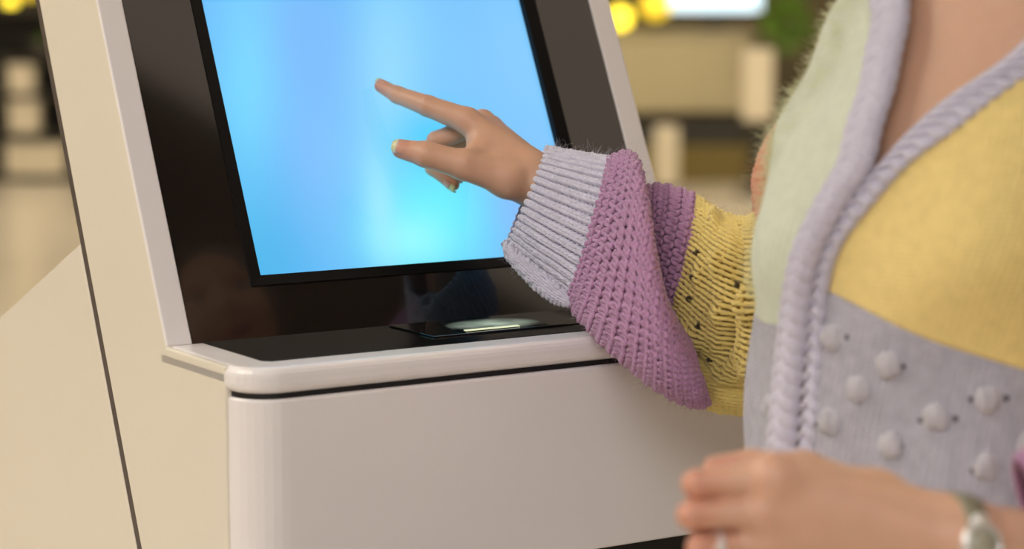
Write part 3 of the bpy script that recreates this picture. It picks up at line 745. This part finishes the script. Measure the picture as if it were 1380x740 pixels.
def sweep(Cn, N, r, sides=5):
    T = np.roll(Cn, -1, 1) - np.roll(Cn, 1, 1); T /= np.maximum(np.linalg.norm(T, axis=-1), 1e-9)[..., None]
    Bn = np.cross(T, N); Bn /= np.maximum(np.linalg.norm(Bn, axis=-1), 1e-9)[..., None]; N2 = np.cross(Bn, T)
    an = 2 * math.pi * np.arange(sides) / sides
    Pt = Cn[:, :, None, :] + r * (np.cos(an)[:, None] * N2[:, :, None, :] + np.sin(an)[:, None] * Bn[:, :, None, :])
    m_, n_, k_ = Pt.shape[:3]; I = np.arange(m_ * n_ * k_).reshape(m_, n_, k_)
    J = np.roll(I, -1, 1); F = np.stack([I, J, np.roll(J, -1, 2), np.roll(I, -1, 2)], -1).reshape(-1, 4)
    return Pt.reshape(-1, 3), F
def knit(S, t0, t1, rows, nst, kind, r, mat, umat, label, jit=0.0004, name='sleeve_knit', under=True, seg=12):
    dt = (t1 - t0) / rows
    tj = t0 + dt * (np.arange(rows) + 0.5)
    ph = np.linspace(0, 2 * math.pi * nst, nst * seg, endpoint=False)[None, :]
    sgn = np.where(np.arange(rows) % 2 == 0, 1.0, -1.0)[:, None]
    wob = np.repeat(rng.normal(0, 1, (rows, nst)), seg, axis=1)
    if kind == 'garter':
        th = (ph + 0.55 * np.sin(2 * ph)) / nst + 0 * tj[:, None]; t = tj[:, None] + dt * np.where(sgn > 0, 0.72, 0.80) * np.cos(ph)
        off = sgn * 0.0013 * np.cos(2 * ph) + np.where(sgn > 0, 0.0020, -0.0016)
    elif kind == 'rib':
        th = (ph + 0.45 * np.sin(ph) + 0.30 * np.sin(2 * ph)) / nst + 0 * tj[:, None]; t = tj[:, None] + dt * 0.85 * np.cos(ph)
        off = -0.0008 * np.cos(2 * ph) + 0.0042 * np.sin(ph / 2) ** 2 - 0.0028 + 0 * tj[:, None]
    else:
        th = (ph + 0.95 * np.sin(2 * ph)) / nst + 0 * tj[:, None]; t = tj[:, None] + dt * 0.95 * np.cos(ph)
        off = -0.0024 * np.cos(2 * ph) + 0 * tj[:, None]
    t = np.clip(t, 0, S.n - 1)
    Cn, N = S.at(th, t, off + jit * wob)
    V, F = sweep(Cn, N, r)
    o = mesh_obj(name, V, F, mat, cardigan)
    if label: o['label'] = label
    o['kind'] = 'stuff'
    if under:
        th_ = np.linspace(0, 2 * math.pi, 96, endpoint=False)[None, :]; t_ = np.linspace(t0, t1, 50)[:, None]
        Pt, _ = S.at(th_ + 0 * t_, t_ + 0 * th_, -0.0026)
        V, F = grid_mesh(Pt, close_v=True); mesh_obj('sleeve_gap_shade', V, F, umat, cardigan)  # sheet closing the gaps, coloured dark as their shade
    return o
cuff = Sleeve([(737, 199, 681, 334, 2.425, .043), (760, 203, 702, 352, 2.415, .047), (784, 207, 727, 371, 2.404, .051), (808, 211, 750, 388, 2.394, .056), (832, 214, 772, 406, 2.384, .060)])
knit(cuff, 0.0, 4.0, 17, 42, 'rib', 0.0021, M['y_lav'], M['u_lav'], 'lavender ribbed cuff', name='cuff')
lobe = Sleeve([(822, 216, 766, 402, 2.385, .060), (845, 208, 782, 426, 2.352, .074), (858, 222, 812, 460, 2.310, .082), (868, 268, 850, 493, 2.272, .084), (876, 330, 886, 520, 2.250, .083),
               (890, 395, 922, 539, 2.240, .070), (912, 440, 945, 542, 2.238, .055), (936, 472, 958, 536, 2.245, .040)])
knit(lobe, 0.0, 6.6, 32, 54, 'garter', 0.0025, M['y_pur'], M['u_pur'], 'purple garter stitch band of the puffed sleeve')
arm_t = [(856, 262, 880, 415, 2.345, .045), (888, 252, 872, 425, 2.330, .058), (936, 266, 892, 440, 2.305, .064), (966, 285, 936, 480, 2.280, .067), (1000, 296, 995, 518, 2.240, .068),
         (1022, 285, 1040, 520, 2.200, .066), (1021, 232, 1085, 480, 2.150, .064), (1045, 178, 1130, 390, 2.090, .062), (1090, 130, 1160, 300, 2.05, .055)]
upper = Sleeve(arm_t, bumps=[(1.13, 3.2, .017, .17, .20), (1.48, 4.1, .018, .18, .22), (2.4, 2.75, .015, .18, .2), (.5, 2.85, .012, .2, .2), (2.25, 4.2, .010, .2, .25), (1.75, 3.35, .010, .15, .18), (.95, 3.75, -.016, .5, .16), (2.0, 3.55, -.015, .4, .14), (1.45, 2.60, .010, .15, .15), (2.75, 3.6, .010, .25, .25)])
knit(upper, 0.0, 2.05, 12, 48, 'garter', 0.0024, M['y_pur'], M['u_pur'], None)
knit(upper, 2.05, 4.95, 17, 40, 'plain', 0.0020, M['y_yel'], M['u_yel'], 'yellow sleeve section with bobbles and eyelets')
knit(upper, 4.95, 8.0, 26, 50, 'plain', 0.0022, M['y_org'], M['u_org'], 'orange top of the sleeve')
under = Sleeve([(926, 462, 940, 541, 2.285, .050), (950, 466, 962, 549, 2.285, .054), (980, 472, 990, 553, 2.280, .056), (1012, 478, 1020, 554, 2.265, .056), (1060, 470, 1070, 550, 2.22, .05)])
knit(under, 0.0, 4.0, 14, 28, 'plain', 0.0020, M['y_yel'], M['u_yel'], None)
# rolled lower lip of the cuff
lip_a = Sleeve([(679, 326, 682, 342, 2.402, .008), (700, 342, 698, 362, 2.392, .010), (726, 362, 720, 385, 2.382, .011), (752, 384, 744, 404, 2.370, .010), (772, 402, 768, 412, 2.360, .006)])
knit(lip_a, 0.0, 4.0, 18, 12, 'plain', 0.0016, M['y_lav'], M['u_lav'], None, name='cuff_lip')
# dark dots standing in for the shade inside the yellow section's eyelets
def eyelet_shade_dot(S, th, t):
    p, n_ = S.at(np.array([th]), np.array([t]), 0.0); p, n_ = p[0], n_[0]
    e1 = unit(np.cross(n_, [0, 0, 1.0])); e2 = np.cross(n_, e1)
    V, F = ellipsoid(p + n_ * .0022, (e1, e2, n_), (.0044, .0034, .0020), 12, 8); mesh_obj('eyelet_shade_dot', V, F, M['u_yel2'], cardigan)
M['u_yel2'] = wool('eyelet_shade_yellow', srgb(60, 46, 22))
for th, t in ((1.22, 2.35), (1.52, 2.5), (1.85, 2.45), (2.1, 2.85), (1.3, 3.6), (2.55, 3.3)): eyelet_shade_dot(upper, th, t)
# left sleeve, pushed up on the forearm
lsl = Sleeve([(1376, 622, 1432, 812, 1.66, .050), (1408, 602, 1462, 845, 1.66, .062), (1440, 592, 1495, 860, 1.665, .068), (1470, 590, 1530, 850, 1.67, .068), (1510, 570, 1610, 800, 1.70, .064), (1480, 430, 1660, 620, 1.78, .062), (1472, 235, 1628, 335, 1.86, .062), (1440, 110, 1580, 180, 1.88, .060), (1380, 40, 1490, 100, 1.92, .050)])
knit(lsl, 0.0, 3.0, 20, 50, 'garter', 0.0022, M['y_pur'], M['u_pur'], 'purple pushed-up left sleeve', seg=8)
knit(lsl, 3.0, 8.0, 50, 56, 'plain', 0.0019, M['y_yel'], M['u_yel'], None, seg=8)

# ---- loose fibres standing off the wool
def fuzz(S, t0, t1, n, mat, L=(0.004, 0.013), off=0.002):
    th = rng.uniform(0, 2 * math.pi, n); t = rng.uniform(t0, t1, n); p, N = S.at(th, t, off); return p, N, L, mat
def fibres(p, N, L, mat, r=0.00010):
    n = len(p); k = 6
    d = N + rng.normal(0, 0.7, p.shape); d /= np.linalg.norm(d, axis=1)[:, None]
    bend = rng.normal(0, 1.0, p.shape); ln = rng.uniform(L[0], L[1], n)
    u = np.linspace(0, 1, k)[None, :, None]
    C_ = p[:, None, :] + d[:, None, :] * ln[:, None, None] * u + bend[:, None, :] * ln[:, None, None] * 0.35 * u ** 2
    T = np.gradient(C_, axis=1); T /= np.linalg.norm(T, axis=-1)[..., None]
    a = np.cross(T, np.array([.3, .5, .8])); a /= np.linalg.norm(a, axis=-1)[..., None]; b = np.cross(T, a)
    an = 2 * math.pi * np.arange(3) / 3; rr = r * (1 - 0.6 * u)
    Pt = C_[:, :, None, :] + rr[..., None] * (np.cos(an)[:, None] * a[:, :, None, :] + np.sin(an)[:, None] * b[:, :, None, :])
    I = np.arange(n * k * 3).reshape(n, k, 3); F = np.stack([I[:, :-1], I[:, 1:], np.roll(I[:, 1:], -1, 2), np.roll(I[:, :-1], -1, 2)], -1).reshape(-1, 4)
    o = mesh_obj('wool_fibres', Pt.reshape(-1, 3), F, mat, cardigan); o['kind'] = 'stuff'
for S, t0, t1, n, mt in ((cuff, 0, 4, 900, 'y_lav'), (lobe, 0, 6.6, 1300, 'y_pur'), (upper, 0, 2, 500, 'y_pur'), (upper, 2, 5, 800, 'y_yel'), (upper, 5, 7, 300, 'y_org'), (under, 0, 4, 300, 'y_yel')):
    fibres(*fuzz(S, t0, t1, n, M[mt]))
n = 3000; s_f = rng.uniform(-1.75, -0.7, n); z_f = rng.uniform(1.07, 1.38, n); pf = torso(s_f, z_f, 0.002); nf = pf - torso(s_f, z_f, -0.01); nf /= np.linalg.norm(nf, axis=1)[:, None]
M['y_grn_rim_lit'] = wool('yarn_green_rim_lit', srgb(222, 222, 176)); fibres(pf, nf, (0.006, 0.014), M['y_grn_rim_lit'], 0.00022)  # pale yellow on green wool: warm rim light put into the fibre colour

# ================================================================== WATCH AND RING
M['steel'] = new_mat('watch_steel', srgb(232, 230, 226), 0.35, metal=0.55, noise=0.05)
M['strap'] = new_mat('watch_strap_grey_green', srgb(140, 138, 118), 0.5, metal=0.3, noise=0.1, nscale=300)
M['dial'] = new_mat('watch_dial', srgb(176, 172, 150), 0.3, noise=0.05)
M['gold'] = new_mat('watch_gold', srgb(214, 190, 90), 0.3, metal=0.8, noise=0.05)
wa = unit(lf - lw); wc = lw - wa * 0.001; wu = unit(np.array([0, 0, 1.0]) - wa * wa[2]); wn = np.cross(wu, wa)
if wn[1] > 0: wn = -wn
watch = empty('wristwatch', tuple(wc - wu * 0.036)); tag(watch, 'silver wristwatch with grey green strap worn on the lowered wrist', 'watch')
an = np.linspace(0, 2 * math.pi, 64, endpoint=False)
prof = [(-.0095, 0), (-.009, .0022), (.009, .0022), (.0095, 0), (.009, -.001), (-.009, -.001)]
Pt = np.array([[wc - wu * .004 + wa * x + (wu * (.0362 + h) * math.cos(a) + wn * (.0318 + h) * math.sin(a)) for x, h in prof] for a in an])
V, F = grid_mesh(Pt, True, True); mesh_obj('strap', V, F, M['strap'], watch)
wd = unit(wn * 1.0 + wu * 0.30); wcase = wc - wu * .004 + wn * .0312 + wu * .008
e1 = wa; e2 = unit(np.cross(wd, e1))
def disc(name, prof_, mat, par, n=40):
    Pt = np.array([[wcase + wd * h + e1 * r_ * math.cos(a) + e2 * r_ * math.sin(a) for a in np.linspace(0, 2 * math.pi, n, endpoint=False)] for r_, h in prof_])
    V, F = grid_mesh(Pt, False, True); return mesh_obj(name, V, F, mat, par)
disc('case', [(.0001, 0), (.0145, 0), (.0160, .002), (.0160, .0065), (.0145, .0085), (.0128, .0085), (.0124, .0072), (.0001, .0072)], M['steel'], watch)
disc('dial', [(.0123, .0068), (.0123, .0075), (.0001, .0075)], M['dial'], watch)
V, F = ellipsoid(wcase + wd * .0045 - e1 * .0 + e2 * .0168, (e1, e2, wd), (.002, .0022, .002)); mesh_obj('crown', V, F, M['gold'], watch)
for s_ in (-1, 1):
    V, F = ellipsoid(wcase + wd * .002 + e2 * s_ * .0165, (e1, e2, wd), (.0078, .006, .004)); mesh_obj('lug', V, F, M['steel'], watch)
ra_ = unit(lr[1] - lr[0]); rc_ = lr[0] + (lr[1] - lr[0]) * 0.72; r1 = unit(np.cross(ra_, [0, 0, 1.0])); r2 = np.cross(ra_, r1)
rg = empty('finger_ring', tuple(rc_)); tag(rg, 'thin silver ring on a finger of the lowered hand', 'ring')
Pt = np.array([[rc_ + ra_ * x + (r1 * math.cos(a) + r2 * math.sin(a)) * (.0104 + h) for x, h in ((-.002, 0), (-.0015, .0012), (.0015, .0012), (.002, 0), (0, -.0006))] for a in an])
V, F = grid_mesh(Pt, True, True); mesh_obj('ring_band', V, F, M['steel'], rg)
V, F = ellipsoid(rc_ - np.array([0, .0118, -.002]), (ra_, r1, r2), (.0035, .003, .003)); mesh_obj('ring_setting', V, F, M['steel'], rg)

# ================================================================== BACKGROUND OF THE HALL
M['beige'] = new_mat('counter_beige', srgb(176, 166, 136), 0.6, noise=0.06, nscale=3)
M['charcoal'] = new_mat('counter_charcoal', srgb(48, 46, 42), 0.5, noise=0.1, nscale=4)
M['olive'] = new_mat('counter_olive', srgb(112, 98, 50), 0.6, noise=0.1, nscale=4)
M['pale'] = new_mat('pale_board', srgb(214, 204, 184), 0.5, noise=0.04, nscale=5)
M['shelf'] = new_mat('shelf_dark', srgb(44, 42, 38), 0.5, noise=0.1, nscale=6)
M['leaf'] = new_mat('leaf_green', srgb(96, 136, 36), 0.5, noise=0.35, nscale=9)
M['pot'] = new_mat('pot_dark', srgb(60, 56, 52), 0.6, noise=0.1)
M['globe'] = new_mat('globe_lamp_yellow', srgb(240, 220, 90), 0.4, emit=srgb(255, 226, 60), estr=3.0)
M['globe_dim'] = new_mat('globe_lamp_amber', srgb(230, 200, 80), 0.4, emit=srgb(240, 205, 50), estr=1.2)
M['tv'] = new_mat('monitor_glow', srgb(200, 225, 240), 0.3, emit=srgb(205, 232, 250), estr=1.5)
YB_ = 15.5
c0 = P(700, 45, YB_); c1 = P(1012, 244, YB_)
ct = empty('service_counter', ((c0[0] + c1[0]) / 2, YB_ + .3, 0)); tag(ct, 'beige service counter with dark recess in the hall behind the kiosk', 'counter')
hw_ = (c1[0] - c0[0]) / 2
box('worktop', -hw_ - .02, hw_ + .02, -.34, .34, .955, .985, M['beige'], ct, .02)
box('front_board', -hw_, hw_, -.32, .32, .455, .955, M['beige'], ct, .03)
box('recess', -hw_ + .05, hw_ - .02, -.26, .30, .24, .455, M['charcoal'], ct)
box('base', -hw_ + .02, hw_ - .01, -.30, .30, .0, .24, M['olive'], ct, .01)
def globe_lamp(px, py, Y, zb, r, mat, label):
    c_ = P(px, py, Y); o = empty('globe_lamp', (c_[0], c_[1], zb)); tag(o, label, 'lamp')
    V, F = lathe([(.05, 0), (.05, .012), (.012, .018), (.010, max(.02, c_[2] - zb - r * .9))], 20); mesh_obj('stem', V, F, M['charcoal'], o, local=True)
    V, F = ellipsoid((0, 0, c_[2] - zb), (np.array([1., 0, 0]), np.array([0, 1., 0]), np.array([0, 0, 1.])), (r, r, r), 24, 16); mesh_obj('globe', V, F, M[mat], o, local=True)
globe_lamp(836, 24, YB_ + .25, .985, .075, 'globe', 'bright yellow globe lamp beside the white kiosk frame, standing on the beige counter')
globe_lamp(884, 6, YB_ + .30, .985, .10, 'globe_dim', 'larger amber globe lamp on the beige counter beside the bright monitor')
mc = P(970, -25, YB_); mo = empty('monitor', (mc[0], YB_ + .40, .985)); tag(mo, 'wide bright pale blue monitor standing on the beige counter', 'monitor')
box('monitor_foot', -.12, .12, -.08, .08, 0, .012, M['charcoal'], mo); box('monitor_neck', -.03, .03, .0, .03, .012, .16, M['charcoal'], mo)
box('monitor_case', -.325, .325, -.012, .02, .115, .50, M['charcoal'], mo, .006); box('display', -.312, .312, -.0155, -.011, .128, .488, M['tv'], mo)
pc = P(1021, 100, 14.6); po = empty('display_stand', (pc[0], 14.6, 0)); tag(po, 'slim pale display stand on a dark foot beside the beige counter', 'stand')
box('stand_board', -.09, .09, -.06, .06, .46, .90, M['pale'], po, .01); box('stand_post', -.03, .03, -.03, .03, .02, .46, M['charcoal'], po); box('stand_foot', -.12, .12, -.12, .12, 0, .02, M['charcoal'], po)
pc = P(898, 190, 15.0); po = empty('pedestal', (pc[0], 15.0, 0)); tag(po, 'short pale square pedestal in front of the beige counter', 'pedestal')
box('pedestal_body', -.075, .075, -.075, .075, .02, .40, M['pale'], po, .01); box('pedestal_foot', -.085, .085, -.085, .085, 0, .02, M['charcoal'], po)
def plant(px, py, Y, R, h0, label, zb=0.0):
    c_ = P(px, py, Y); o = empty('potted_plant', (c_[0], Y, zb)); tag(o, label, 'plant')
    zc = c_[2] - zb
    V, F = lathe([(.10, 0), (.14, h0), (.125, h0), (.12, h0 - .03)], 20); mesh_obj('pot', V, F, M['pot'], o, local=True)
    V, F = lathe([(.018, h0 - .04), (.012, zc)], 10); mesh_obj('stem', V, F, M['pot'], o, local=True)
    Vs_, Fs_ = [], []
    for k in range(90):
        d = unit(rng.normal(0, 1, 3)); b = np.array([0, 0, zc]) + d * R * rng.uniform(.15, .75); d2 = unit(d + np.array([0, 0, .3])); sd = unit(np.cross(d2, rng.normal(0, 1, 3))); L = R * .6; up_ = np.cross(sd, d2) * L * .12
        i = len(Vs_); Vs_ += [b, b + d2 * L * .5 + sd * L * .22 + up_, b + d2 * L, b + d2 * L * .5 - sd * L * .22 + up_, b + d2 * L * .5]; Fs_ += [(i, i + 1, i + 4), (i + 1, i + 2, i + 4), (i + 2, i + 3, i + 4), (i + 3, i, i + 4)]
    mesh_obj('foliage', np.array(Vs_), Fs_, M['leaf'], o, local=True)
plant(1062, 30, 15.3, .20, .35, 'leafy green potted plant right of the slim pale display stand'.replace('right of', 'next to'))
# shelf unit on the other side of the kiosk
x0, x1 = P(-60, 0, YB_)[0], P(98, 0, YB_)[0]
su = empty('shelf_unit', ((x0 + x1) / 2, YB_ + .25, 0)); tag(su, 'dark open shelf unit with white boxes in the far hall', 'shelf unit'); h_ = (x1 - x0) / 2
box('side_board', -h_, -h_ + .03, -.2, .2, 0, 1.7, M['shelf'], su); box('side_board', h_ - .03, h_, -.2, .2, 0, 1.7, M['shelf'], su); box('back_board', -h_ + .03, h_ - .03, .17, .2, 0, 1.7, M['shelf'], su)
for zs_ in (.02, .30, .56, .80, 1.12, 1.66): box('shelf_board', -h_ + .03, h_ - .03, -.2, .17, zs_ - .02, zs_ + .02, M['shelf'], su)
def carton(px0, px1, zb, h, label):
    a, b = P(px0, 200, YB_)[0], P(px1, 200, YB_)[0]; o = empty('storage_box', ((a + b) / 2, YB_ + .17, zb)); tag(o, label, 'box')
    w_ = (b - a) / 2; box('box_body', -w_, w_, -.11, .11, 0, h - .03, M['pale'], o, .006); box('box_lid', -w_ - .004, w_ + .004, -.114, .114, h - .03, h, M['pale'], o, .004)
carton(4, 84, .04 + .0, .21, 'wide white box with a lid on the lowest shelf of the dark unit')
carton(10, 50, .32, .21, 'squarish white box on the second shelf of the dark unit')
carton(10, 44, .58, .19, 'small white box on the third shelf of the dark unit')
plant(62, 66, YB_ + .16, .09, .10, 'small green potted plant on an upper shelf of the dark unit', zb=.82)
globe_lamp(14, 2, YB_ + .16, 1.14, .045, 'globe', 'small yellow globe lamp on the shelf above the green plant')
globe_lamp(40, -10, YB_ + .16, 1.14, .045, 'globe_dim', 'small amber globe lamp beside the yellow globe lamp on the dark unit')
